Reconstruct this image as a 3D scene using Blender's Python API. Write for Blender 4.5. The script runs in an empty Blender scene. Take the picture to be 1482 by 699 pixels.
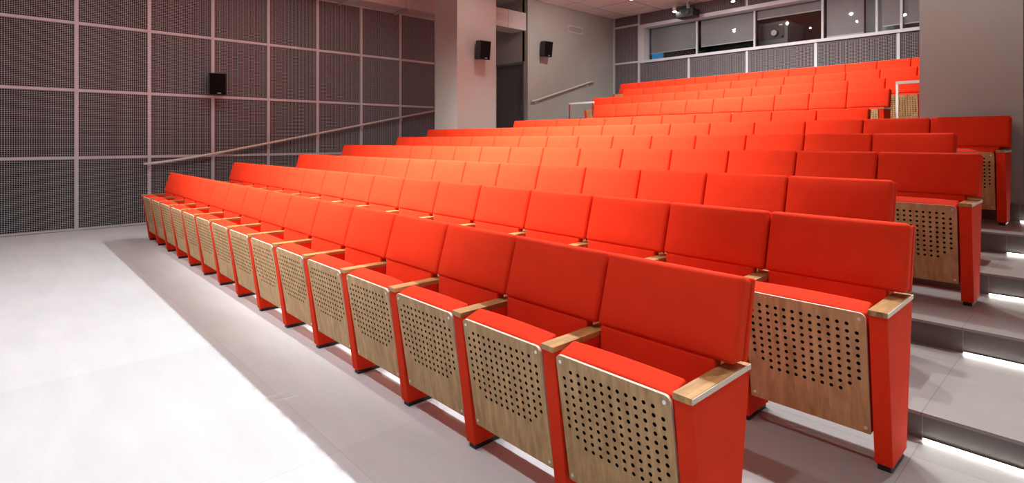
import bpy, bmesh, math, random
from mathutils import Vector, Matrix
random.seed(7)
PI = math.pi
SC = bpy.context.scene
COL = SC.collection

# ------------------------------------------------------------------ view
SC.view_settings.view_transform = 'Standard'
SC.view_settings.look = 'None'
SC.view_settings.gamma = 1.0
SC.view_settings.use_curve_mapping = False
SC.view_settings.exposure = -0.06

# ------------------------------------------------------------------ materials
def mat(name):
    m = bpy.data.materials.new(name); m.use_nodes = True
    nt = m.node_tree
    return m, nt, nt.nodes['Principled BSDF']

def N(nt, t, **kw):
    n = nt.nodes.new(t)
    for k, v in kw.items():
        if k in n.inputs: n.inputs[k].default_value = v
        else: setattr(n, k, v)
    return n

def L(nt, a, b): nt.links.new(a, b)

def plain(name, col, rough=0.6, metal=0.0, noise=0.06, scale=6.0, bump=0.0, bscale=200., spec=0.5):
    """A colour with a faint procedural mottling and, if asked, a fine bump."""
    m, nt, b = mat(name)
    tc = N(nt, 'ShaderNodeTexCoord')
    nz = N(nt, 'ShaderNodeTexNoise'); nz.inputs['Scale'].default_value = scale; nz.inputs['Detail'].default_value = 4
    L(nt, tc.outputs['Object'], nz.inputs['Vector'])
    mx = N(nt, 'ShaderNodeMix', data_type='RGBA')
    mx.inputs[6].default_value = tuple(c*(1-noise) for c in col)+(1,)
    mx.inputs[7].default_value = tuple(min(1, c*(1+noise)) for c in col)+(1,)
    L(nt, nz.outputs['Fac'], mx.inputs[0]); L(nt, mx.outputs[2], b.inputs['Base Color'])
    b.inputs['Roughness'].default_value = rough; b.inputs['Metallic'].default_value = metal
    b.inputs['Specular IOR Level'].default_value = spec
    if bump:
        n2 = N(nt, 'ShaderNodeTexNoise'); n2.inputs['Scale'].default_value = bscale; n2.inputs['Detail'].default_value = 2
        L(nt, tc.outputs['Object'], n2.inputs['Vector'])
        bp = N(nt, 'ShaderNodeBump'); bp.inputs['Strength'].default_value = bump; bp.inputs['Distance'].default_value = .003
        L(nt, n2.outputs['Fac'], bp.inputs['Height']); L(nt, bp.outputs['Normal'], b.inputs['Normal'])
    return m

def fabric(name, col):
    m, nt, b = mat(name)
    tc = N(nt, 'ShaderNodeTexCoord')
    oi = N(nt, 'ShaderNodeObjectInfo')
    nz = N(nt, 'ShaderNodeTexNoise'); nz.inputs['Scale'].default_value = 9; nz.inputs['Detail'].default_value = 5
    ad = N(nt, 'ShaderNodeVectorMath', operation='ADD')
    L(nt, tc.outputs['Object'], ad.inputs[0]); L(nt, oi.outputs['Random'], ad.inputs[1])
    L(nt, ad.outputs[0], nz.inputs['Vector'])
    w = N(nt, 'ShaderNodeTexNoise'); w.inputs['Scale'].default_value = 260; w.inputs['Detail'].default_value = 2
    L(nt, tc.outputs['Object'], w.inputs['Vector'])
    sm = N(nt, 'ShaderNodeMath', operation='MULTIPLY_ADD'); sm.inputs[1].default_value = .5
    L(nt, w.outputs['Fac'], sm.inputs[0]); L(nt, nz.outputs['Fac'], sm.inputs[2])
    mp = N(nt, 'ShaderNodeMapRange'); mp.inputs[1].default_value = .4; mp.inputs[2].default_value = 1.1
    L(nt, sm.outputs[0], mp.inputs[0])
    mx = N(nt, 'ShaderNodeMix', data_type='RGBA')
    mx.inputs[6].default_value = tuple(c*.93 for c in col)+(1,); mx.inputs[7].default_value = tuple(min(1, c*1.06) for c in col)+(1,)
    L(nt, mp.outputs[0], mx.inputs[0]); L(nt, mx.outputs[2], b.inputs['Base Color'])
    b.inputs['Roughness'].default_value = .85
    b.inputs['Specular IOR Level'].default_value = .12
    b.inputs['Sheen Weight'].default_value = .03; b.inputs['Sheen Roughness'].default_value = .5
    b.inputs['Sheen Tint'].default_value = (1, .35, .22, 1)
    bp = N(nt, 'ShaderNodeBump'); bp.inputs['Strength'].default_value = .25; bp.inputs['Distance'].default_value = .0015
    L(nt, w.outputs['Fac'], bp.inputs['Height']); L(nt, bp.outputs['Normal'], b.inputs['Normal'])
    return m

def wood(name, c_dark, c_light, axis='Z', scale=1.0, rough=.45, blocks=False):
    m, nt, b = mat(name)
    tc = N(nt, 'ShaderNodeTexCoord'); oi = N(nt, 'ShaderNodeObjectInfo')
    mul = N(nt, 'ShaderNodeVectorMath', operation='SCALE'); mul.inputs[3].default_value = 7.0
    cv = N(nt, 'ShaderNodeCombineXYZ')
    L(nt, oi.outputs['Random'], cv.inputs[0]); L(nt, oi.outputs['Random'], cv.inputs[1]); L(nt, oi.outputs['Random'], cv.inputs[2])
    L(nt, cv.outputs[0], mul.inputs[0])
    ad = N(nt, 'ShaderNodeVectorMath', operation='ADD')
    L(nt, tc.outputs['Object'], ad.inputs[0]); L(nt, mul.outputs[0], ad.inputs[1])
    sc = N(nt, 'ShaderNodeVectorMath', operation='MULTIPLY')
    s = {'Z': (34, 34, 2.2), 'Y': (40, 3.0, 40), 'X': (2.2, 34, 34)}[axis]
    sc.inputs[1].default_value = tuple(v*scale for v in s)
    L(nt, ad.outputs[0], sc.inputs[0])
    nz = N(nt, 'ShaderNodeTexNoise'); nz.inputs['Scale'].default_value = 1.0; nz.inputs['Detail'].default_value = 6; nz.inputs['Roughness'].default_value = .62
    nz.inputs['Distortion'].default_value = .35
    L(nt, sc.outputs[0], nz.inputs['Vector'])
    cr = N(nt, 'ShaderNodeValToRGB')
    cr.color_ramp.elements[0].position = .30; cr.color_ramp.elements[0].color = c_dark+(1,)
    cr.color_ramp.elements[1].position = .70; cr.color_ramp.elements[1].color = c_light+(1,)
    L(nt, nz.outputs['Fac'], cr.inputs[0])
    out = cr.outputs[0]
    if blocks:
        bk = N(nt, 'ShaderNodeTexBrick'); bk.inputs['Scale'].default_value = 1.0
        bk.inputs['Brick Width'].default_value = .09; bk.inputs['Row Height'].default_value = .021; bk.inputs['Mortar Size'].default_value = .0004
        bk.inputs['Color1'].default_value = (.72, .72, .72, 1); bk.inputs['Color2'].default_value = (1.08, 1.05, 1.0, 1); bk.inputs['Mortar'].default_value = (.5, .45, .4, 1)
        sw = N(nt, 'ShaderNodeSeparateXYZ'); cw = N(nt, 'ShaderNodeCombineXYZ')
        L(nt, ad.outputs[0], sw.inputs[0]); L(nt, sw.outputs[1], cw.inputs[0]); L(nt, sw.outputs[0], cw.inputs[1])
        L(nt, cw.outputs[0], bk.inputs['Vector'])
        mm = N(nt, 'ShaderNodeMix', data_type='RGBA', blend_type='MULTIPLY'); mm.inputs[0].default_value = 1
        L(nt, out, mm.inputs[6]); L(nt, bk.outputs['Color'], mm.inputs[7]); out = mm.outputs[2]
    L(nt, out, b.inputs['Base Color'])
    b.inputs['Roughness'].default_value = rough
    bp = N(nt, 'ShaderNodeBump'); bp.inputs['Strength'].default_value = .08; bp.inputs['Distance'].default_value = .001
    L(nt, nz.outputs['Fac'], bp.inputs['Height']); L(nt, bp.outputs['Normal'], b.inputs['Normal'])
    return m

def floor_mat(name, col, joint, rough=.42, w=1.2, h=.6, jsize=.0018, rot=False, var=.03):
    m, nt, b = mat(name)
    geo = N(nt, 'ShaderNodeNewGeometry')
    mp = N(nt, 'ShaderNodeMapping'); mp.inputs['Location'].default_value = (.55, .07, 0)
    if rot: mp.inputs['Rotation'].default_value = (0, 0, PI/2)
    L(nt, geo.outputs['Position'], mp.inputs['Vector'])
    bk = N(nt, 'ShaderNodeTexBrick', offset=0.0); bk.inputs['Scale'].default_value = 1.0
    bk.inputs['Brick Width'].default_value = w; bk.inputs['Row Height'].default_value = h
    bk.inputs['Mortar Size'].default_value = jsize; bk.inputs['Mortar Smooth'].default_value = .1
    bk.inputs['Color1'].default_value = tuple(c*(1-var) for c in col)+(1,)
    bk.inputs['Color2'].default_value = tuple(c*(1+var) for c in col)+(1,)
    bk.inputs['Mortar'].default_value = joint+(1,)
    L(nt, mp.outputs[0], bk.inputs['Vector'])
    nz = N(nt, 'ShaderNodeTexNoise'); nz.inputs['Scale'].default_value = 2.2; nz.inputs['Detail'].default_value = 7; nz.inputs['Roughness'].default_value = .6
    st = N(nt, 'ShaderNodeVectorMath', operation='MULTIPLY'); st.inputs[1].default_value = (.6, 2.2, 1)
    L(nt, geo.outputs['Position'], st.inputs[0]); L(nt, st.outputs[0], nz.inputs['Vector'])
    mr = N(nt, 'ShaderNodeMapRange'); mr.inputs[1].default_value = .3; mr.inputs[2].default_value = .7; mr.inputs[3].default_value = .93; mr.inputs[4].default_value = 1.05
    L(nt, nz.outputs['Fac'], mr.inputs[0])
    mm = N(nt, 'ShaderNodeVectorMath', operation='SCALE')
    L(nt, bk.outputs['Color'], mm.inputs[0]); L(nt, mr.outputs[0], mm.inputs[3])
    L(nt, mm.outputs[0], b.inputs['Base Color'])
    b.inputs['Roughness'].default_value = rough; b.inputs['Specular IOR Level'].default_value = .35
    return m

def emit(name, col, s):
    m, nt, b = mat(name)
    b.inputs['Base Color'].default_value = col+(1,)
    b.inputs['Emission Color'].default_value = col+(1,); b.inputs['Emission Strength'].default_value = s
    return m

def glass_mat(name):
    m = bpy.data.materials.new(name); m.use_nodes = True; nt = m.node_tree
    nt.nodes.clear()
    o = N(nt, 'ShaderNodeOutputMaterial'); mx = N(nt, 'ShaderNodeMixShader'); t = N(nt, 'ShaderNodeBsdfTransparent'); g = N(nt, 'ShaderNodeBsdfGlossy')
    t.inputs[0].default_value = (.93, .96, .96, 1); g.inputs['Roughness'].default_value = .02
    fr = N(nt, 'ShaderNodeFresnel'); fr.inputs[0].default_value = 1.5
    L(nt, fr.outputs[0], mx.inputs[0]); L(nt, t.outputs[0], mx.inputs[1]); L(nt, g.outputs[0], mx.inputs[2]); L(nt, mx.outputs[0], o.inputs[0])
    return m

RED = fabric('red_wool', (.75, .039, .011))
OAK = wood('oak_veneer', (.36, .20, .078), (.62, .40, .19), 'Z', 1.0, .5)
ARM = wood('oiled_oak', (.38, .205, .070), (.58, .355, .14), 'Y', 1.0, .42, blocks=True)
PLY = plain('birch_ply_edge', (.70, .62, .50), .5, noise=.1, scale=60)
BLACK = plain('black_plastic', (.014, .013, .015), .45)
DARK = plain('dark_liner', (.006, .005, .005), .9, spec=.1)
STEEL = plain('brushed_steel', (.62, .60, .57), .32, 1.0)
SCREW = plain('zinc_screw', (.78, .78, .78), .3, .7)
RAILM = plain('satin_rail_paint', (.72, .67, .60), .4, .1)
GALV = plain('galvanised_duct', (.54, .52, .51), .55, .15, noise=.05, scale=3)
FLOOR = floor_mat('pale_resin_floor', (.66, .70, .715), (.50, .50, .50), .45, 1.8, 1.2, .0012)
TREAD = floor_mat('grey_porcelain_tile', (.335, .33, .325), (.24, .23, .22), .38, 1.2, .93, .0022)
RISER = floor_mat('dark_grey_riser', (.15, .145, .145), (.30, .29, .28), .5, 1.2, 5.0, .002)
PLAST = plain('taupe_plaster', (.395, .41, .385), .85, noise=.05, scale=2.5, bump=.12, bscale=70)
CEILM = plain('ceiling_board', (.74, .71, .68), .8, noise=.03)
GRID = plain('grey_lattice_paint', (.36, .38, .41), .55)
GRIDB = plain('dark_lattice_paint', (.32, .29, .31), .55)
FRAME = plain('pale_grey_frame', (.57, .595, .63), .5)
DOORM = plain('slate_door_paint', (.13, .135, .14), .5)
DOORF = plain('slate_frame_paint', (.17, .165, .16), .5)
BLIND = plain('grey_blind_cloth', (.31, .29, .305), .8, noise=.03, bump=.1, bscale=300)
GLASS = glass_mat('booth_glass')
LED = emit('step_led', (1, .95, .86), 40)
LAMP = emit('lamp_face', (1, .96, .9), 60)
BOOTH = plain('booth_dark_paint', (.010, .012, .017), .8)
BOOTHL = plain('booth_lit_paint', (.42, .47, .49), .8)  # pale blue-grey stands in for the lit booth interior
BLUE = emit('blue_monitor', (.015, .22, .50), .7)
LENS = plain('pale_lens', (.62, .62, .58), .15)
GREYP = plain('grey_plastic', (.065, .063, .066), .4)
LOGO = plain('silver_badge', (.6, .6, .6), .35, .5)
GRILLEW = plain('white_grille', (.66, .58, .56), .5)

# ------------------------------------------------------------------ mesh helpers
def obj(name, bm, m, parent=None, loc=None, smooth=False):
    me = bpy.data.meshes.new(name); bm.normal_update(); bm.to_mesh(me); bm.free()
    ms = m if isinstance(m, (list, tuple)) else [m]
    for q in ms: me.materials.append(q)
    if smooth:
        me.polygons.foreach_set('use_smooth', [True]*len(me.polygons))
    o = bpy.data.objects.new(name, me); COL.objects.link(o)
    if parent: o.parent = parent
    if loc: o.location = loc
    return o

def tag(o, label=None, cat=None, group=None, kind=None):
    if label: o['label'] = label
    if cat: o['category'] = cat
    if group: o['group'] = group
    if kind: o['kind'] = kind
    return o

def thing(name, label, cat, loc=(0, 0, 0), rz=0, group=None):
    o = bpy.data.objects.new(name, None); COL.objects.link(o)
    o.empty_display_size = .1; o.location = loc; o.rotation_euler = (0, 0, rz)
    return tag(o, label, cat, group)

def box(bm, a, b, mi=0):
    x0, y0, z0 = a; x1, y1, z1 = b
    v = [bm.verts.new(p) for p in ((x0,y0,z0),(x1,y0,z0),(x1,y1,z0),(x0,y1,z0),(x0,y0,z1),(x1,y0,z1),(x1,y1,z1),(x0,y1,z1))]
    fs = []
    for q in ((0,3,2,1),(4,5,6,7),(0,1,5,4),(1,2,6,5),(2,3,7,6),(3,0,4,7)):
        f = bm.faces.new([v[i] for i in q]); f.material_index = mi; fs.append(f)
    return v

def bevel(bm, w, seg=2, ang=30):
    es = [e for e in bm.edges if len(e.link_faces) == 2 and e.calc_face_angle() > math.radians(ang)]
    bmesh.ops.bevel(bm, geom=es, offset=w, segments=seg, profile=.6, affect='EDGES', clamp_overlap=True)

def bbox(a, b, w=.004, seg=2):
    bm = bmesh.new(); box(bm, a, b); bevel(bm, w, seg); return bm

def prism(bm, prof, x0, x1):
    """prof: list of (y, z), counter-clockwise seen from +X."""
    A = [bm.verts.new((x0, y, z)) for y, z in prof]; B = [bm.verts.new((x1, y, z)) for y, z in prof]
    bm.faces.new(list(reversed(A))); bm.faces.new(B)
    n = len(prof)
    for i in range(n):
        j = (i+1) % n
        bm.faces.new((A[i], A[j], B[j], B[i]))
    bmesh.ops.recalc_face_normals(bm, faces=bm.faces[:])

def rbox(sx, sy, sz, r, deform=None, inner=6):
    """rounded cushion box, centred, soft edges of radius r, then an optional deformation"""
    bm = bmesh.new()
    def axis(s):
        h = s/2; seg = [0, .13, .38, .69, 1]
        lo = [-h + r*t for t in seg]; hi = [h - r*t for t in reversed(seg)]
        mid = [(-h+r) + (s-2*r)*k/inner for k in range(1, inner)]
        return lo+mid+hi
    ax = [axis(sx), axis(sy), axis(sz)]
    H = (sx/2, sy/2, sz/2); vd = {}
    def vert(p):
        key = tuple(round(c, 6) for c in p)
        if key in vd: return vd[key]
        c = Vector([max(-H[i]+r, min(H[i]-r, p[i])) for i in range(3)])
        d = Vector(p)-c
        q = c + d.normalized()*r if d.length > 1e-9 else c
        if deform: q = Vector(deform(q))
        vd[key] = bm.verts.new(q); return vd[key]
    for i in range(3):
        j, k = (i+1) % 3, (i+2) % 3
        for s in (-1, 1):
            for a in range(len(ax[j])-1):
                for b in range(len(ax[k])-1):
                    ps = []
                    for (u, w) in ((a, b), (a+1, b), (a+1, b+1), (a, b+1)):
                        p = [0, 0, 0]; p[i] = s*H[i]; p[j] = ax[j][u]; p[k] = ax[k][w]; ps.append(vert(p))
                    if s < 0: ps.reverse()
                    try: bm.faces.new(ps)
                    except ValueError: pass
    return bm

def tube(bm, pts, r, n=12, flat=1.0):
    pts = [Vector(p) for p in pts]; rings = []
    for i, p in enumerate(pts):
        d = (pts[min(i+1, len(pts)-1)]-pts[max(i-1, 0)]).normalized()
        up = Vector((0, 0, 1)) if abs(d.z) < .95 else Vector((0, 1, 0))
        s = d.cross(up).normalized(); u = s.cross(d)
        rings.append([bm.verts.new(p + s*math.cos(2*PI*k/n)*r + u*math.sin(2*PI*k/n)*r*flat) for k in range(n)])
    for a, b in zip(rings, rings[1:]):
        for k in range(n):
            bm.faces.new((a[k], a[(k+1) % n], b[(k+1) % n], b[k]))
    bm.faces.new(list(reversed(rings[0]))); bm.faces.new(rings[-1])
    bmesh.ops.recalc_face_normals(bm, faces=bm.faces[:])

def cyl(bm, p0, p1, r, n=20): tube(bm, [p0, p1], r, n)

# ------------------------------------------------------------------ the seating plan (metres)
PITCH = .55
ROWS = [  # boundary at the right end arm, number of seats, y of arm front, floor level
    (-.866, 15, 1.492, 0.0),
    (-.597, 16, 2.422, .114),
    (-.868, 15, 3.351, .234),
    (-.600, 16, 4.269, .376),
    (-.873, 15, 5.211, .517),
    (-.628, 16, 6.108, .673),
    (-1.978, 11, 7.199, .841),
    (-2.272, 10, 9.399, 1.230),
    (-1.434, 13, 10.350, 1.482),
    (-1.726, 12, 11.243, 1.729),
    (-.932, 15, 12.276, 2.005),
]
EDGES = [1.97, 2.90, 3.85, 4.78, 5.70, 6.60, 7.80, 9.88, 10.83, 11.74]   # riser of each next tier
XL, XR, YF, YB, ZC = -10.84, .92, -5.2, 13.75, 5.06
XS = -10.28      # the upper side wall

# ------------------------------------------------------------------ seat parts (local: x across, y back, z up; arm front at y = 0)
HY = .19          # root sits in mid depth
def sh(bm):
    for v in bm.verts: v.co.y -= HY
    return bm

def pad_bm(x0, x1, u0=0.0, u1=.70, r=.020, grow=0.0):
    """back cushion between depth fractions u0..u1 of the leaning back; the thin shell behind it uses the rest"""
    w = x1-x0; cx = (x0+x1)/2; th = .094*(u1-u0); hh = .28
    def df(q):
        t = (q.z+hh/2)/hh                              # 0 bottom .. 1 top
        u = u0+(u1-u0)*(q.y+th/2)/th                   # 0 front .. 1 back
        yf = .258+.080*t; yb = .368+.060*t
        zf = .655+.280*t; zb = .645+.262*t+grow*t
        bul = 0
        if u < .4 and u0 == 0:
            bx = max(0, 1-(2*q.x/w)**6); bz = max(0, 1-(2*t-1)**4); bul = .012*bx*bz
        return (cx+q.x, yf+(yb-yf)*u-bul+(.004 if u0 == 0 else 0), zf+(zb-zf)*u)
    return sh(rbox(w, th, hh, r, df))
G = .003
PADS = {'mid': (-.275+.015+G, .275+.015-G), 'right': (-.275+.015+G, .275+.033), 'left': (-.275-.028, .275+.015-G)}

def lumbar_bm():  # carried down low, out of sight, to block lamp light under the seat
    def df(q):
        t = (q.z+.255)/.51
        return (q.x, q.y+.292-.03*(1-t), q.z+.405)
    return sh(rbox(.482, .05, .51, .012, df, 3))

TILT = (.078, -.48)
def tilt_y(z): return (.612-z)/.48*.078     # the sloping front plane

def cushion_bm():
    def df(q):
        t = (q.z+.255)/.51
        z = .125+.51*t
        th = 1.0-.10*(1-t)
        y = tilt_y(z)+.013+(q.y+.045)*th
        if t > .9: z += (-.022 + .030*(q.y+.045)/.09)*(t-.9)/.1 + .005*(1-(q.x/.235)**2)*(t-.9)/.1
        return (q.x+.001, y, z)
    return sh(rbox(.468, .09, .51, .012, df, 8))

def panel_bm():
    """oak board with a lattice of real round holes: 13 columns by 10 rows, corners left out"""
    bm = bmesh.new()
    W, Hh, T = .468, .487, .012
    px, pz = .0338, .0305
    x_a = -6*px; z_top = Hh-.052
    holes = {}
    for c in range(13):
        for r in range(10):
            if c in (0, 12) and not (1 <= r <= 7): continue
            if c in (1, 11) and r > 8: continue
            holes[(c, r)] = (x_a+c*px, z_top-r*pz)
    R = .0073; K = 12
    xs = [x_a+(c-.5)*px for c in range(14)]; zs = [z_top-(r-.5)*pz for r in range(11)]
    vd = {}
    def V(x, y, z):
        k = (round(x, 5), round(y, 5), round(z, 5))
        if k not in vd: vd[k] = bm.verts.new((x, y, z))
        return vd[k]
    def F(vs, mi=0, flip=False):
        vs = list(vs)
        if flip: vs.reverse()
        try:
            f = bm.faces.new(vs); f.material_index = mi; return f
        except ValueError: return None
    for y, back in ((0, False),):
        for c in range(13):
            for r in range(10):
                xa, xb = xs[c], xs[c+1]; zb, za = zs[r], zs[r+1]
                if (c, r) in holes:
                    hx, hz = holes[(c, r)]
                    ring = [V(hx+R*math.cos(PI/4+2*PI*k/K), y, hz+R*math.sin(PI/4+2*PI*k/K)) for k in range(K)]
                    corn = [V(xb, y, zb), V(xa, y, zb), V(xa, y, za), V(xb, y, za)]
                    q = K//4
                    for s in range(4):
                        arc = [ring[(s*q+i) % K] for i in range(q+1)]
                        F([corn[s], corn[(s+1) % 4]]+list(reversed(arc)), 0, not back) if False else F([corn[(s+1) % 4], corn[s]]+arc, 0, back)
                else:
                    F([V(xa, y, za), V(xb, y, za), V(xb, y, zb), V(xa, y, zb)], 0, back)
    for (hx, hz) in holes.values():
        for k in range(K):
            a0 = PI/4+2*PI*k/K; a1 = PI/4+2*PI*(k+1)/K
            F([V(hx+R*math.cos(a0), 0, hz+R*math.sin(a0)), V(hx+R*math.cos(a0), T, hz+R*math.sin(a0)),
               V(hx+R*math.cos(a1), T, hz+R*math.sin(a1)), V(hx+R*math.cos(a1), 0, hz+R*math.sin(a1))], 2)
    # solid border with rounded corners
    def outline():
        o = []
        for cx, cz, r, a in ((W/2-.022, Hh-.022, .022, 0), (-W/2+.022, Hh-.022, .022, 90), (-W/2+.005, .005, .005, 180), (W/2-.005, .005, .005, 270)):
            for k in range(7):
                t = math.radians(a+15*k); o.append((cx+r*math.cos(t), cz+r*math.sin(t)))
        return o
    OL = outline()
    for y, back in ((0, False),):
        inner = [(xs[i], zs[0]) for i in range(13, -1, -1)] + [(xs[0], zs[i]) for i in range(1, 11)] + [(xs[i], zs[10]) for i in range(1, 14)] + [(xs[13], zs[i]) for i in range(9, 0, -1)]
        iv = [V(x, y, z) for x, z in inner]; ov = [V(x, y, z) for x, z in OL]
        edges = []
        for loop in (iv, ov):
            for i in range(len(loop)):
                a, b = loop[i], loop[(i+1) % len(loop)]
                e = bm.edges.get((a, b)) or bm.edges.new((a, b)); edges.append(e)
        r = bmesh.ops.triangle_fill(bm, use_beauty=True, use_dissolve=False, edges=edges)
        for f in [g for g in r['geom'] if isinstance(g, bmesh.types.BMFace)]:
            f.material_index = 0
            f.normal_update()
            if (f.normal.y > 0) != back: f.normal_flip()
    n = len(OL)
    F([V(x, T, z) for x, z in OL], 2)  # dark sheet added behind the board to deepen the shade in its holes
    for i in range(n):
        (xa, za), (xb, zb) = OL[i], OL[(i+1) % n]
        F([V(xa, 0, za), V(xb, 0, zb), V(xb, T, zb), V(xa, T, za)], 1, True)
    for f in bm.faces:
        if f.material_index == 0:
            f.normal_update()
            cy = f.calc_center_median().y
            if (f.normal.y > 0) != (cy > T/2): f.normal_flip()
    for v in bm.verts:
        z = .127+v.co.z; v.co.y += tilt_y(z); v.co.z = z
    return sh(bm)

def screw_bm():
    bm = bmesh.new(); cyl(bm, (0, -.0025, 0), (0, .002, 0), .0065, 14)
    box(bm, (-.004, -.0030, -.0008), (.004, -.0024, .0008))
    return bm
SCREWS = [(-.213, .590), (.213, .590), (-.217, .150), (.217, .150)]

def standard_bm():
    bm = bmesh.new()
    prism(bm, [(0.003, .613), (.080, .024), (.289, .024), (.385, .613)], -.031, .031)
    bevel(bm, .005, 2)
    return sh(bm)
def glide_bm():
    bm = bmesh.new(); box(bm, (-.022, .090, 0), (.022, .278, .030)); bevel(bm, .004, 2)
    return sh(bm)
def arm_bm():
    bm = bmesh.new(); box(bm, (-.0315, -.002, .6135), (.0315, .268, .633)); bevel(bm, .003, 2)
    b2 = bmesh.new(); box(b2, (-.0315, .2695, .6135), (.0315, .385, .632)); bevel(b2, .003, 2)
    me = bpy.data.meshes.new('t'); b2.to_mesh(me); bm.from_mesh(me); b2.free(); bpy.data.meshes.remove(me)
    return sh(bm)
def edge_bm():
    bm = bmesh.new(); box(bm, (.0312, -.001, .6145), (.0345, .385, .6315)); bevel(bm, .0008, 1)
    return sh(bm)

def me_of(name, bm, mats, smooth=False):
    me = bpy.data.meshes.new(name); bm.normal_update(); bm.to_mesh(me); bm.free()
    for m in mats: me.materials.append(m)
    if smooth: me.polygons.foreach_set('use_smooth', [True]*len(me.polygons))
    return me
M_PAD = {k: me_of('backrest', pad_bm(*v), [RED], True) for k, v in PADS.items()}
M_SHL = {k: me_of('back_shell', pad_bm(v[0]-.001, v[1]+.001, .715, 1.0, .008, .004), [RED], True) for k, v in PADS.items()}
M_LUM = me_of('lower_back', lumbar_bm(), [RED], True)
M_CUS = me_of('seat_cushion', cushion_bm(), [RED], True)
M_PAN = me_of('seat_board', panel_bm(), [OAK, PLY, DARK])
M_SCR = me_of('screw', screw_bm(), [SCREW])
M_STD = me_of('side_standard', standard_bm(), [RED])
M_GLI = me_of('foot', glide_bm(), [BLACK])
M_ARM = me_of('armrest', arm_bm(), [ARM])
M_EDG = me_of('edge_strip', edge_bm(), [PLY])

def part(name, me, parent, loc=(0, 0, 0), label=None):
    o = bpy.data.objects.new(name, me); COL.objects.link(o); o.parent = parent; o.location = loc
    if label: o['label'] = label
    return o

ORD = ['', 'first', 'second', 'third', 'fourth', 'fifth', 'sixth', 'seventh', 'eighth', 'ninth', 'tenth', 'eleventh', 'twelfth', 'thirteenth', 'fourteenth', 'fifteenth', 'sixteenth']
ROWN = ['', 'front row', 'second row', 'third row', 'fourth row', 'fifth row', 'sixth row', 'seventh row', 'eighth row', 'ninth row', 'tenth row', 'back row']
for ri, (xr, n, ya, fz) in enumerate(ROWS):
    row = ri+1
    for k in range(n):                                   # k counts from the right end
        cx = xr-PITCH*(k+.5)
        left = n-1-k
        if k == 0: pos = 'at the right end of the %s' % ROWN[row]
        elif left == 0: pos = 'at the left end of the %s' % ROWN[row]
        elif row <= 8 and k < n/2: pos = '%s from the right end of the %s' % (ORD[k+1], ROWN[row])
        else: pos = '%s from the left end of the %s' % (ORD[left+1], ROWN[row])
        lab = ('red folding seat ' if pos.startswith('at') else 'red folding seat, ') + pos
        t = thing('auditorium_seat', lab, 'seat', (cx, ya+HY, fz), 0, 'red auditorium seats in rows')
        kind = 'right' if k == 0 else 'left' if left == 0 else 'mid'
        br = part('backrest', M_PAD[kind], t)
        part('back_shell', M_SHL[kind], br)
        part('lower_back', M_LUM, t)
        part('seat_cushion', M_CUS, t)
        pn = part('seat_board', M_PAN, t, label='perforated oak board under the folded seat')
        if row <= 2 or (row in (4, 6) and k < 2):
            for (sx, sz) in SCREWS: part('screw', M_SCR, pn, (sx, tilt_y(sz)-HY, sz))
        for side in ([1] if left else [1, -1]):
            s = part('side_standard', M_STD, t, (side*.275, 0, 0))
            part('foot', M_GLI, s, label='black plastic foot')
            a = part('armrest', M_ARM, t, (side*.275, 0, 0), label='oak armrest')
            if (k == 0 and side == 1): part('edge_strip', M_EDG, a, label='pale edge strip along the armrest')

# ------------------------------------------------------------------ floor, tiers, steps
def struct(name, bm, m, parent=None, smooth=False):
    o = obj(name, bm, m, parent, smooth=smooth)
    if parent is None: o['kind'] = 'structure'
    return o
bm = bmesh.new(); box(bm, (XL-1.6, YF-.1, -.12), (XR+.1, EDGES[0]+.02, 0)); struct('floor', bm, FLOOR)
for i, y0 in enumerate(EDGES):
    z0 = ROWS[i][3]; z1 = ROWS[i+1][3]
    y1 = EDGES[i+1] if i+1 < len(EDGES) else YB+.02
    xl = XL-(1.6 if y0 > 7 else 0)
    bm = bmesh.new(); box(bm, (xl, y0-.018, z1-.014), (XR, y1+.03, z1)); bevel(bm, .003, 2)
    tr = struct('floor_tier', bm, TREAD)
    bm = bmesh.new(); box(bm, (xl, y0, z0-.02), (XR, y0+.05, z1-.0141)); r_ = obj('riser', bm, RISER, tr)
# step lights in the right aisle
for i, y0 in enumerate(EDGES[1:6]):
    z0 = ROWS[i+1][3]
    nm = ['second', 'third', 'fourth', 'fifth', 'sixth'][i]
    t = thing('step_light', 'glowing light strip at the foot of the aisle step behind the %s row' % nm, 'light strip', (.18, y0-.006, z0+.001), 0, 'light strips on the aisle steps')
    bm = bmesh.new(); box(bm, (-.73, -.006, 0), (.72, .005, .010)); obj('housing', bm, STEEL, t)
    bm = bmesh.new(); box(bm, (-.725, -.010, .001), (.715, -.0061, .008)); obj('light_strip', bm, LED, t)

# ------------------------------------------------------------------ left lattice wall
def lattice_bm(w, h, p=.0272, b=.0056, d=.010, y0=0):
    """egg-crate panel in the local XZ plane, facing -Y"""
    bm = bmesh.new()
    nx = max(1, round(w/p)); nz = max(1, round(h/p))
    for i in range(nx+1):
        x = w*i/nx; box(bm, (x-b/2, y0, 0), (x+b/2, y0+d, h))
    for j in range(nz+1):
        z = h*j/nz; box(bm, (0, y0+.002, z-b/2), (w, y0+d-.002, z+b/2))
    return bm
bm = bmesh.new(); box(bm, (XL-.16, YF, -.1), (XL-.04, 8.3, ZC+.1)); wl = struct('wall_left', bm, DARK)
PY = [-.036+.955*k for k in range(-5, 9)]
RZ = [.012, 1.118, 2.158, 3.192, 4.226, 5.04]
lat = {}
for j in range(len(RZ)-1):
    h = RZ[j+1]-RZ[j]
    lat[j] = me_of('lattice_panel', lattice_bm(.955, h), [GRID])
for i in range(len(PY)-1):
    for j in range(len(RZ)-1):
        if PY[i] < -1.1: continue
        o = part('lattice_panel', lat[j], wl, (XL-.006, PY[i], RZ[j]))
        o.rotation_euler = (0, 0, PI/2)
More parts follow.
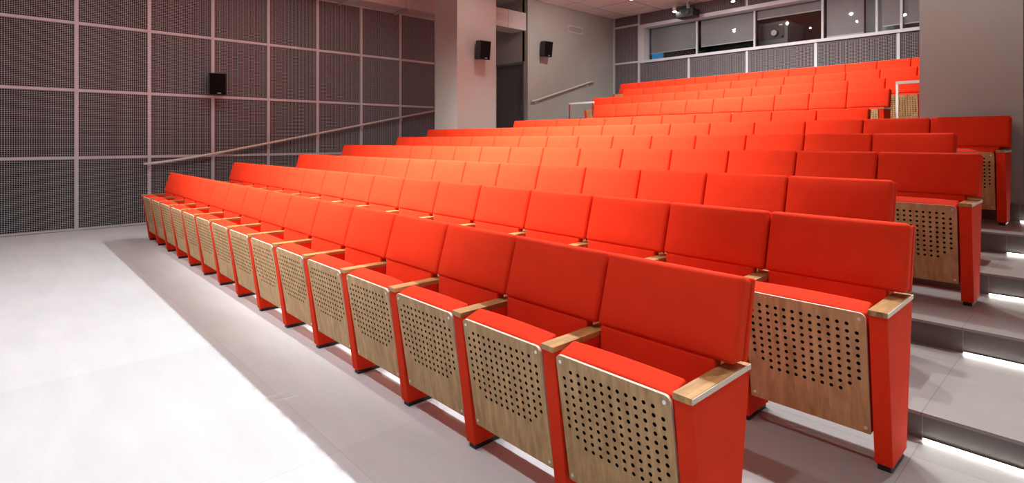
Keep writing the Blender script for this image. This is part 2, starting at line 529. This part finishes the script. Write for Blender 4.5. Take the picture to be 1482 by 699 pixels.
for y in PY:
    if y < -1.1: continue
    bm = bmesh.new(); box(bm, (XL-.03, y-.024, 0), (XL+.018, y+.024, ZC))
    box(bm, (XL+.0179, y-.006, 0), (XL+.0215, y+.006, ZC)); obj('frame_post', bm, FRAME, wl)
for z in RZ:
    bm = bmesh.new()
    for i in range(len(PY)-1):
        if PY[i] < -1.1: continue
        box(bm, (XL-.03, PY[i]+.0241, z-.020), (XL+.010, PY[i+1]-.0241, z+.020))
        box(bm, (XL+.0101, PY[i]+.0241, z-.004), (XL+.014, PY[i+1]-.0241, z+.012))
    obj('frame_rail', bm, FRAME, wl)
bm = bmesh.new(); box(bm, (XL-.03, YF, 0), (XL+.01, PY[-1], .012)); b0 = struct('baseboard_left', bm, FRAME)

# ------------------------------------------------------------------ other walls, columns, ceiling
bm = bmesh.new(); box(bm, (XS-.2, 10.1, .8), (XS, YB+.3, ZC+.1)); struct('wall_side', bm, PLAST)
bm = bmesh.new()
box(bm, (XL-1.6, 10.1, .8), (-11.56, 10.3, ZC+.1)); box(bm, (-10.40, 10.1, .8), (XS-.2, 10.3, ZC+.1)); box(bm, (-11.56, 10.1, 3.44), (-10.40, 10.3, ZC+.1))
struct('wall_lobby', bm, PLAST)
bm = bmesh.new(); box(bm, (XL-1.7, 8.3, -.1), (XL-1.6, 10.3, ZC+.1)); box(bm, (XL-1.7, 8.2, -.1), (XL-.04, 8.3, ZC+.1)); struct('wall_outer', bm, PLAST)
bm = bmesh.new(); box(bm, (XR, YF-.1, -.1), (XR+.12, YB+.3, ZC+.1)); struct('wall_right', bm, PLAST)
bm = bmesh.new(); box(bm, (XL-.2, YF-.12, -.1), (XR+.1, YF, ZC+.1)); struct('wall_front', bm, PLAST)
for x0, x1 in ((-9.45, -8.70), (-1.279, -.530)):
    bm = bmesh.new(); box(bm, (x0, 6.615, .3), (x1, 7.625, ZC+.05)); bevel(bm, .006, 2)
    struct('column', bm, PLAST)
bm = bmesh.new(); box(bm, (XL-1.7, YF-.1, ZC+.02), (XR+.1, YB+.3, ZC+.14)); ce = struct('ceiling', bm, CEILM)
bm = bmesh.new(); box(bm, (XS-.1, 8.62, ZC+.0045), (XR-.01, YB, ZC+.0195)); obj('gap_shade_sheet', bm, DARK, ce)  # dark sheet added above the boards to deepen the shade in their gaps
# suspended boards over the rear seats
X0 = [XS+.004, -9.70]
x = -9.70
while x < XR-.1:
    x += 1.15; X0.append(min(x, XR-.01))
Y0 = [8.62+.895*k for k in range(6)] + [YB-.01]
for i in range(len(X0)-1):
    for j in range(len(Y0)-1):
        g = .022
        bm = bmesh.new(); box(bm, (X0[i]+g, Y0[j]+g, ZC-.018), (X0[i+1]-g, Y0[j+1]-g, ZC+.004)); bevel(bm, .008, 2)
        obj('ceiling_board', bm, CEILM, ce)

# ------------------------------------------------------------------ back wall with the projection booth
ZS0, ZS1, ZH0, ZH1 = 3.62, 3.69, 4.635, 4.73
XW0 = -9.06
PB = [-9.368+1.588*k for k in range(0, 7)]
bm = bmesh.new()
box(bm, (XS-.2, YB+.05, 1.0), (XR+.1, YB+.16, ZS0-.02)); box(bm, (XS-.2, YB+.05, ZH1), (XR+.1, YB+.16, ZC+.1)); box(bm, (XS-.2, YB+.05, ZS0-.02), (-9.40, YB+.16, ZH1))
wb = struct('wall_back', bm, DARK)
def lat_at(x0, x1, z0, z1):
    o = obj('lattice_panel', lattice_bm(x1-x0, z1-z0, .030, .0060, .010), GRIDB, wb); o.location = (x0, YB, z0)
lat_at(XS, PB[0], 2.62, 3.68); lat_at(XS, PB[0], 3.68, 4.765); lat_at(XS, PB[0], 4.765, 5.04); lat_at(XS, PB[0], 1.6, 2.62)
xs_ = PB + [XR]
for i in range(len(xs_)-1):
    lat_at(xs_[i], xs_[i+1], 1.6, 2.62); lat_at(xs_[i], xs_[i+1], 2.62, ZS0); lat_at(xs_[i], xs_[i+1], ZH1, 5.04)
for i, x in enumerate(PB):
    top = ZC if i == 0 else ZS0
    bm = bmesh.new(); box(bm, (x-.030, YB-.018, 1.6), (x+.030, YB+.03, top)); obj('frame_post', bm, FRAME, wb)
    if i:
        bm = bmesh.new(); box(bm, (x-.030, YB-.018, ZH1), (x+.030, YB+.03, ZC)); obj('frame_post', bm, FRAME, wb)
bm = bmesh.new(); box(bm, (XS+.001, YB-.018, 1.6), (XS+.045, YB+.03, ZC)); obj('frame_post', bm, FRAME, wb)
for z in (3.68, 4.765):
    bm = bmesh.new(); box(bm, (XS+.046, YB-.012, z-.026), (PB[0]-.031, YB+.03, z+.026)); obj('frame_rail', bm, FRAME, wb)
bm = bmesh.new(); box(bm, (PB[0]+.03, YB-.012, 2.60), (XR, YB+.03, 2.64)); obj('frame_rail', bm, FRAME, wb)

w1 = bpy.data.objects.new('window_1', None); COL.objects.link(w1); w1['kind'] = 'structure'; w1.location = (-6, YB, ZS0)
def wpart(name, a, b, m, bv=0):
    bm = bmesh.new(); box(bm, a, b)
    if bv: bevel(bm, bv, 2)
    o = obj(name, bm, m, w1); o.location = (6, -YB, -ZS0); return o
YG = YB+.22
wpart('window_sill', (PB[0]+.031, YB-.05, ZS0), (XR, YG+.06, ZS1), FRAME, .004)
wpart('window_head', (PB[0]+.031, YB-.05, ZH0), (XR, YG+.06, ZH1), FRAME, .004)
wpart('window_jamb', (PB[0]+.031, YB-.03, ZS1), (XW0-.13, YG+.06, ZH0), FRAME, .004)
MU = [-7.56+.02, -6.02+.02, -4.48+.02, -3.40, -2.96, -1.40, .10]
MU = [m_-.03*0 for m_ in MU]
yk = (YG)/YB          # the glazing stands behind the wall face
MUg = [m_*yk for m_ in MU]
for m_ in MUg:
    wpart('mullion', (m_-.022, YG-.03, ZS1), (m_+.022, YG+.03, ZH0), FRAME)
gx = [XW0-.13]+MUg+[XR]
for i in range(len(gx)-1):
    wpart('glass_pane', (gx[i]+.022, YG-.004, ZS1+.001), (gx[i+1]-.022, YG+.004, ZH0-.001), GLASS)
# blinds behind the glass
def blind(x0, x1, zb, label):
    zb = 1.389+(zb-1.389)*1.0225
    t = thing('roller_blind', label, 'blind', ((x0+x1)/2, YG+.09, ZH0-.03), 0, 'roller blinds in the booth window')
    w = x1-x0
    bm = bmesh.new(); box(bm, (-w/2, -.0015, zb-ZH0+.03), (w/2, .0015, .06)); obj('blind_cloth', bm, BLIND, t)
    bm = bmesh.new(); box(bm, (-w/2, -.009, zb-ZH0+.012), (w/2, .009, zb-ZH0+.034)); bevel(bm, .003, 2); obj('bottom_bar', bm, FRAME, t)
    bm = bmesh.new(); cyl(bm, (-w/2, 0, .085), (w/2, 0, .085), .024, 16); obj('roller', bm, FRAME, t, smooth=True)
blind(gx[0]+.03, MUg[0]-.03, 3.865, 'grey roller blind in the leftmost booth window pane, lowered almost to the sill')
blind(MUg[0]+.07, MUg[1]-.03, 3.875, 'grey roller blind lowered between the two mullions left of the big projector')
blind(MUg[1]+.03, MUg[2]-.04, 4.36, 'grey roller blind drawn up above the big projector')
blind(MUg[2]+.06, MUg[3]-.27, 3.72, 'grey roller blind just right of the big projector, lowered to the sill')
blind(MUg[3]+.09, MUg[4]-.025, 3.80, 'narrow grey roller blind second from the right column')
blind(MUg[4]+.03, MUg[5]-.03, 3.80, 'pale grey roller blind at the far right, beside the right column')
# booth room
bm = bmesh.new()
box(bm, (-9.4, YB+2.2, 2.6), (XR, YB+2.3, 5.2)); box(bm, (-9.5, YB+.17, 2.6), (-9.41, YB+2.3, 5.2)); box(bm, (XR, YB+.3, 2.6), (XR+.1, YB+2.3, 5.2))
struct('wall_booth', bm, BOOTH)
bm = bmesh.new(); box(bm, (-9.5, YB+.161, 2.9), (XR+.1, YB+2.3, 3.0)); struct('floor_booth', bm, BOOTH)
bm = bmesh.new(); box(bm, (-9.5, YB+.301, 5.09), (XR+.1, YB+2.3, 5.19)); struct('ceiling_booth', bm, BOOTH)
bm = bmesh.new(); box(bm, (-3.80, YB+.75, 3.0), (-3.05, YB+.80, 5.08)); struct('wall_lit_stand_in', bm, BOOTHL)  # pale slab added so the booth gap reads as lit inside
# big digital projector behind the glass
t = thing('cinema_projector', 'big dark projector with a pale round lens behind the booth glass', 'projector', (-5.82, YB+1.0, 3.0))
bm = bmesh.new(); box(bm, (-.36, -.38, .80), (.36, .62, 1.36)); bevel(bm, .02, 3); obj('body', bm, GREYP, t)
bm = bmesh.new(); box(bm, (-.30, -.395, .93), (.28, -.375, 1.30)); bevel(bm, .006, 2); obj('front_plate', bm, BLACK, t)
bm = bmesh.new(); cyl(bm, (.06, -.46, 1.08), (.06, -.38, 1.08), .088, 28); ln = obj('lens_barrel', bm, BLACK, t)
bm = bmesh.new(); cyl(bm, (.06, -.4661, 1.08), (.06, -.4601, 1.08), .068, 28); obj('lens_glass', bm, LENS, ln)
bm = bmesh.new(); cyl(bm, (.22, -.44, .98), (.22, -.38, .98), .03, 16); obj('focus_knob', bm, BLACK, t)
bm = bmesh.new(); box(bm, (.16, -.398, 1.26), (.25, -.394, 1.285)); obj('badge', bm, LOGO, t)
bm = bmesh.new(); box(bm, (-.42, -.44, .74), (.38, .60, .80)); bevel(bm, .01, 2); obj('shelf_tray', bm, BLACK, t)
bm = bmesh.new(); box(bm, (-.30, -.30, 0), (.30, .50, .74)); bevel(bm, .01, 2); obj('pedestal', bm, BLACK, t)
# booth equipment seen under the blinds
t = thing('monitor', 'blue glowing screen under the leftmost booth blind', 'monitor', (-9.15, YB+.62, 3.0))
bm = bmesh.new(); box(bm, (-.20, 0, .74), (.22, .04, 1.10)); bevel(bm, .006, 2); obj('screen_case', bm, BLACK, t)
bm = bmesh.new(); box(bm, (-.18, -.003, .76), (.20, .001, 1.08)); obj('screen', bm, BLUE, t)
bm = bmesh.new(); box(bm, (-.05, .01, .62), (.05, .03, .74)); box(bm, (-.10, -.06, 0), (.10, .10, .62)); obj('stand', bm, BLACK, t)
t = thing('equipment_rack', 'low dark equipment rack under the blind at the left of the booth', 'rack', (-8.15, YB+.70, 3.0))
bm = bmesh.new(); box(bm, (-.50, 0, 0), (.50, .5, .93)); bevel(bm, .01, 2); obj('cabinet', bm, BLACK, t)
for k in range(12):
    bm = bmesh.new(); cyl(bm, (-.42+.075*k, -.014, .85+.03*(k % 2)), (-.42+.075*k, .002, .85+.03*(k % 2)), .014, 10); obj('knob', bm, LOGO, t)
t = thing('mixing_desk', 'dark blue mixing desk under the second booth blind', 'mixing desk', (-6.98, YB+.75, 3.0))
bm = bmesh.new(); box(bm, (-.55, 0, .78), (.55, .5, .93)); bevel(bm, .01, 2); obj('console', bm, plain('blue_console', (.01, .05, .09), .4), t)
for s in (-1, 1):
    bm = bmesh.new(); box(bm, (s*.5-.03, .05, 0), (s*.5+.03, .45, .78)); obj('leg', bm, BLACK, t)

# ------------------------------------------------------------------ door in the lobby wall
d1 = bpy.data.objects.new('door_1', None); COL.objects.link(d1); d1['kind'] = 'structure'; d1.location = (-10.98, 10.1, 1.23)
bm = bmesh.new(); box(bm, (-.58, -.02, 0), (-.52, .2, 2.21)); box(bm, (.52, -.02, 0), (.58, .2, 2.21)); box(bm, (-.52, -.02, 2.15), (.52, .2, 2.21)); obj('door_frame', bm, DOORF, d1)
bm = bmesh.new(); box(bm, (-.515, .01, .008), (.515, .06, 2.145)); bevel(bm, .004, 2); lf = obj('door_leaf', bm, DOORM, d1)
bm = bmesh.new(); box(bm, (.435, -.005, .90), (.465, .012, 1.10)); cyl(bm, (.45, .0, 1.04), (.45, -.055, 1.04), .010, 12); tube(bm, [(.455, -.055, 1.04), (.33, -.055, 1.04)], .010, 12); obj('door_handle', bm, STEEL, lf)
for z in (.35, 1.1, 1.85):
    bm = bmesh.new(); cyl(bm, (-.517, -.004, z-.05), (-.517, -.004, z+.05), .010, 12); obj('hinge', bm, STEEL, lf)

# ------------------------------------------------------------------ handrails
def hr(name, label, pts, brackets, wallx, r=.021, m=RAILM):
    base = Vector(pts[0])
    t = thing(name, label, 'handrail', base, 0, 'wall handrails')
    bm = bmesh.new(); tube(bm, [Vector(p)-base for p in pts], r, 16); obj('rail', bm, m, t, smooth=True)
    for (y, z) in brackets:
        x = pts[0][0]
        bm = bmesh.new(); tube(bm, [Vector((x, y, z-r*.8))-base, Vector((x, y, z-.075))-base, Vector((wallx, y, z-.075))-base], .008, 10)
        cyl(bm, Vector((wallx, y, z-.075))-base, Vector((wallx+.006, y, z-.075))-base, .028, 16); obj('bracket', bm, m, t)
    return t
sl = lambda y: 1.155+(y-2.848)*(2.084-1.155)/(7.558-2.848)
X_ = XL+.075
hr('handrail', 'long pale handrail climbing the dark lattice wall on the left', [(X_, 1.785, 1.004), (X_, 1.90, 1.009), (X_, 2.02, 1.022), (X_, 2.3, 1.062), (X_, 2.848, 1.155), (X_, 7.9, sl(7.9))],
   [(PY[k], (1.012 if PY[k] < 2 else sl(PY[k]))) for k in range(7, 13)], XL+.0215)
hr('handrail', 'short steel handrail on the plaster wall right of the grey door', [(XS+.07, 10.17, 2.40), (XS+.07, 10.32, 2.425), (XS+.07, 12.55, 3.06), (XS+.07, 12.70, 3.085)],
   [(10.40, 2.455), (12.45, 3.03)], XS, .024, RAILM)
def guard(x0, x1, label):
    t = thing('guard_rail', label, 'railing', ((x0+x1)/2, 9.76, 1.23), 0, 'guard rails beside the eighth row')
    w = (x1-x0)/2
    bm = bmesh.new(); box(bm, (-w, -.02, .985), (w, .02, 1.025)); bevel(bm, .005, 2); obj('top_rail', bm, RAILM, t)
    for s in (-1, 1):
        bm = bmesh.new(); box(bm, (s*w-.016*(s+1), -.016, 0), (s*w+.016*(1-s), .016, .985)); bevel(bm, .003, 2); obj('post', bm, STEEL, t)
guard(-8.56, -7.84, 'steel guard rail left of the eighth row, in front of the plaster wall')
guard(-2.17, -1.42, 'steel guard rail right of the eighth row, beside the right column')

# ------------------------------------------------------------------ loudspeakers
def speaker(loc, ry, tilt, label, w=.25, h=.37, dp=.22, off=.06):
    t = thing('wall_speaker', label, 'loudspeaker', loc, ry, 'black wall loudspeakers')
    bm = bmesh.new(); box(bm, (-w/2, -dp-off, -h/2), (w/2, -off, h/2))
    for v in bm.verts:
        if v.co.y > -off-.001: v.co.x *= .72
    bevel(bm, .012, 3)
    R = Matrix.Rotation(tilt, 4, 'X')
    bmesh.ops.transform(bm, matrix=R, verts=bm.verts); cab = obj('cabinet', bm, BLACK, t)
    bm = bmesh.new(); box(bm, (-w/2+.014, -dp-off-.006, -h/2+.014), (w/2-.014, -dp-off+.002, h/2-.014)); bevel(bm, .003, 2)
    bmesh.ops.transform(bm, matrix=R, verts=bm.verts); gr = obj('grille', bm, DARK, t)
    bm = bmesh.new(); box(bm, (-.002, -dp-off-.009, -h/2+.030), (.052, -dp-off-.0055, -h/2+.042))
    bmesh.ops.transform(bm, matrix=R, verts=bm.verts); obj('badge', bm, LOGO, gr)
    bm = bmesh.new(); box(bm, (-.03, -off-.02, -.03), (.03, 0, .03)); box(bm, (-.045, -.008, -.08), (.045, 0, .08)); obj('bracket', bm, BLACK, t)
speaker((XL+.022, 2.90, 2.37), PI/2-.25, .02, 'black loudspeaker on the dark lattice wall', .27, .385, .2, .05)
speaker((-8.70, 7.13, 3.20), PI/2-.10, .12, 'black loudspeaker on the left column')
speaker((XS, 10.62, 3.80), PI/2-.10, .12, 'black loudspeaker on the plaster wall above the short handrail', .27, .40)

# ------------------------------------------------------------------ ducts and vents
t = thing('air_duct', 'grey sheet metal air duct high along the left wall', 'duct', (-10.57, 5.2, 4.22))
bm = bmesh.new(); box(bm, (-.262, -4.4, 0), (.268, 4.86, .45)); bevel(bm, .004, 1); dk = obj('duct_casing', bm, GALV, t)
for y in (-.75, .16, 1.26, 4.24, 3.0):
    bm = bmesh.new(); box(bm, (-.264, y-.014, -.010), (.282, y+.014, .455)); obj('flange', bm, GALV, dk)
for y in (.75, 4.05):
    bm = bmesh.new()
    a, b, c_, d_ = y-.32, y+.32, .10, .36
    box(bm, (.2681, a, c_), (.276, b, c_+.022)); box(bm, (.2681, a, d_-.022), (.276, b, d_)); box(bm, (.2681, a, c_+.0221), (.276, a+.022, d_-.0221)); box(bm, (.2681, b-.022, c_+.0221), (.276, b, d_-.0221))
    g_ = obj('vent_frame', bm, GRILLEW, dk)
    bm = bmesh.new()
    for k in range(8):
        z = c_+.035+k*.027; box(bm, (.2682, a+.023, z), (.272, b-.023, z+.010))
    obj('vent_slats', bm, GALV, g_)
for y in (.0, 1.32, -1.6):
    bm = bmesh.new(); box(bm, (-.28, y-.02, -.045), (.31, y+.02, -.0105)); cyl(bm, (.296, y, -.03), (.296, y, .84), .006, 8); cyl(bm, (-.255, y, -.03), (-.255, y, 0), .006, 8); obj('hanger', bm, GALV, t)
t = thing('wall_vent', 'small flat air vent high on the plaster wall above the loudspeaker', 'vent', (XS, 11.98, 4.40))
bm = bmesh.new()
box(bm, (0, -.31, 0), (.010, .31, .025)); box(bm, (0, -.31, .17), (.010, .31, .195)); box(bm, (0, -.31, .0251), (.010, -.285, .1699)); box(bm, (0, .285, .0251), (.010, .31, .1699)); obj('vent_frame', bm, GRILLEW, t)
bm = bmesh.new()
for k in range(6): box(bm, (.001, -.284, .030+k*.023), (.007, .284, .042+k*.023))
obj('slats', bm, PLAST, t)

# ------------------------------------------------------------------ lamps in view and ceiling projector
def pendant(loc, label):
    x, y, z = loc
    t = thing('ceiling_spotlight', label, 'spotlight', (x, y, ZC-.019), 0, 'ceiling spotlights over the rear seats')
    h = ZC-.019-z
    bm = bmesh.new(); cyl(bm, (0, 0, 0), (0, 0, -.02), .055, 20); obj('ceiling_plate', bm, GRILLEW, t)
    bm = bmesh.new(); cyl(bm, (0, 0, -.02), (0, 0, -h+.12), .012, 12); obj('stem', bm, GRILLEW, t)
    bm = bmesh.new(); cyl(bm, (0, 0, -h+.12), (0, 0, -h+.004), .050, 20); cn = obj('lamp_can', bm, GRILLEW, t)
    bm = bmesh.new(); cyl(bm, (0, 0, -h+.003), (0, 0, -h-.004), .042, 20); obj('lamp_face', bm, LAMP, cn)
pendant((-7.90, 13.22, 4.80), 'small lit ceiling spotlight beside the black ceiling projector')
pendant((-7.91, 11.29, 4.80), 'small lit ceiling spotlight nearest the left plaster wall, at the top edge')
pendant((-6.33, 13.29, 4.80), 'small lit ceiling spotlight right of the black ceiling projector')
t = thing('ceiling_projector', 'black video projector hanging below the ceiling beside a spotlight', 'projector', (-7.66, 13.46, ZC-.019))
bm = bmesh.new(); box(bm, (-.25, -.16, -.40), (.25, .16, -.20)); bevel(bm, .02, 3); pb = obj('body', bm, BLACK, t)
bm = bmesh.new(); cyl(bm, (.10, -.20, -.30), (.10, -.15, -.30), .05, 20); obj('lens', bm, GREYP, pb)
bm = bmesh.new(); cyl(bm, (0, 0, -.21), (0, 0, 0), .022, 14); box(bm, (-.09, -.09, -.02), (.09, .09, 0)); obj('mount', bm, GRILLEW, t)

# ------------------------------------------------------------------ lights (rows of hall lamps along the ceiling, plus added unseen fills)
def spot(loc, target, power, angle=120, blend=.6, r=.05, col=(1, .97, .93)):
    l = bpy.data.lights.new('hall_or_fill_spot', 'SPOT'); l.energy = power; l.spot_size = math.radians(angle); l.spot_blend = blend; l.shadow_soft_size = r; l.color = col
    o = bpy.data.objects.new('hall_or_fill_spot', l); COL.objects.link(o); o.location = loc
    d = Vector(target)-Vector(loc); o.rotation_euler = d.to_track_quat('-Z', 'Y').to_euler()
    return o
def area(loc, target, power, sx, sy, col=(1, .95, .9)):
    l = bpy.data.lights.new('booth_fill_lamp', 'AREA'); l.shape = 'RECTANGLE'; l.size = sx; l.size_y = sy; l.energy = power; l.color = col
    o = bpy.data.objects.new('booth_fill_lamp', l); COL.objects.link(o); o.location = loc
    d = Vector(target)-Vector(loc); o.rotation_euler = d.to_track_quat('-Z', 'Y').to_euler()
    return o
for x, p in ((-7.6, 250), (-6.1, 340), (-4.6, 400), (-3.1, 450), (-1.6, 480), (-.1, 430)):
    spot((x, 4.45, 4.95), (x+.1, -.9, 0), p, 98, .9, .05, (.93, .98, 1.0))
for x in (-7.6, -5.9, -4.2, -2.5, -.9):
    spot((x, .1, 4.95), (x, .5, 0), 170, 84, 1, .06, (.95, .98, 1))  # unseen fill spots added to lift the shaded floor before the front row
for x, p in ((-7.7, 1150), (-6.4, 1350), (-5.1, 1450), (-3.9, 1250)):
    spot((x, -2.3, 4.95), (x, 4.2, 1.0), p, 48, .7, .08)
for x, p in ((-7.0, 700), (-5.8, 900), (-4.7, 1000), (-3.6, 850)):
    spot((x, 1.2, 4.95), (x, 3.6, .3), p, 60, .9, .06)
for x in (-6.5, -5.2, -4.0):
    spot((x, 3.0, 4.95), (x, 5.2, .4), 1250, 64, 1, .06)
    spot((x, 5.4, 4.95), (x, 7.6, .8), 1100, 84, 1, .05)
    spot((x, 9.0, 4.95), (x, 10.8, 1.5), 800, 110, 1, .03)
for x in (-7.9, -6.33, -4.7, -3.1):
    spot((x, 11.3, 4.74), (x, 13.4, 2.2), 140, 130, .9, .03)
spot((-6.8, 6.6, 4.95), (-9.2, 7.2, 2.2), 90, 80, 1, .04)
spot((-7.6, 9.6, 4.95), (-10.3, 11.2, 2.6), 200, 100, 1, .04)
spot((-3.2, 3.2, 4.95), (-.9, 6.6, 3.5), 420, 44, 1, .04)  # unseen spot added to brighten the right column
for y in (.6, 2.6, 4.6):
    spot((-7.6, y, 4.9), (XL, y+.3, .7), 85, 96, 1, .05)  # unseen wash spots added to brighten the left lattice wall
for y in (4.7, 6.3, 7.6):
    spot((-2.3, y, 4.9), (.1, y-2.3, .2), 420, 40, .8, .02)
area((-3.6, YB+1.5, 5.0), (-3.6, YB+.9, 3.5), 14, .6, .4, (.75, .9, 1))  # unseen bluish fill added inside the booth to light the pale slab

w = bpy.data.worlds.new('hall_world'); SC.world = w; w.use_nodes = True
w.node_tree.nodes['Background'].inputs[0].default_value = (.02, .02, .022, 1)
w.node_tree.nodes['Background'].inputs[1].default_value = 1.0

# ------------------------------------------------------------------ camera
cd = bpy.data.cameras.new('camera'); cam = bpy.data.objects.new('camera', cd); COL.objects.link(cam)
cam.location = (0, 0, 1.3889); cam.rotation_euler = (PI/2, 0, .82249)
cd.sensor_fit = 'HORIZONTAL'; cd.sensor_width = 36; cd.lens = 806.07/1482*36
cd.shift_x = 0; cd.shift_y = -(349.5-202.96)/1482
cd.clip_start = .05; cd.clip_end = 60
SC.camera = cam
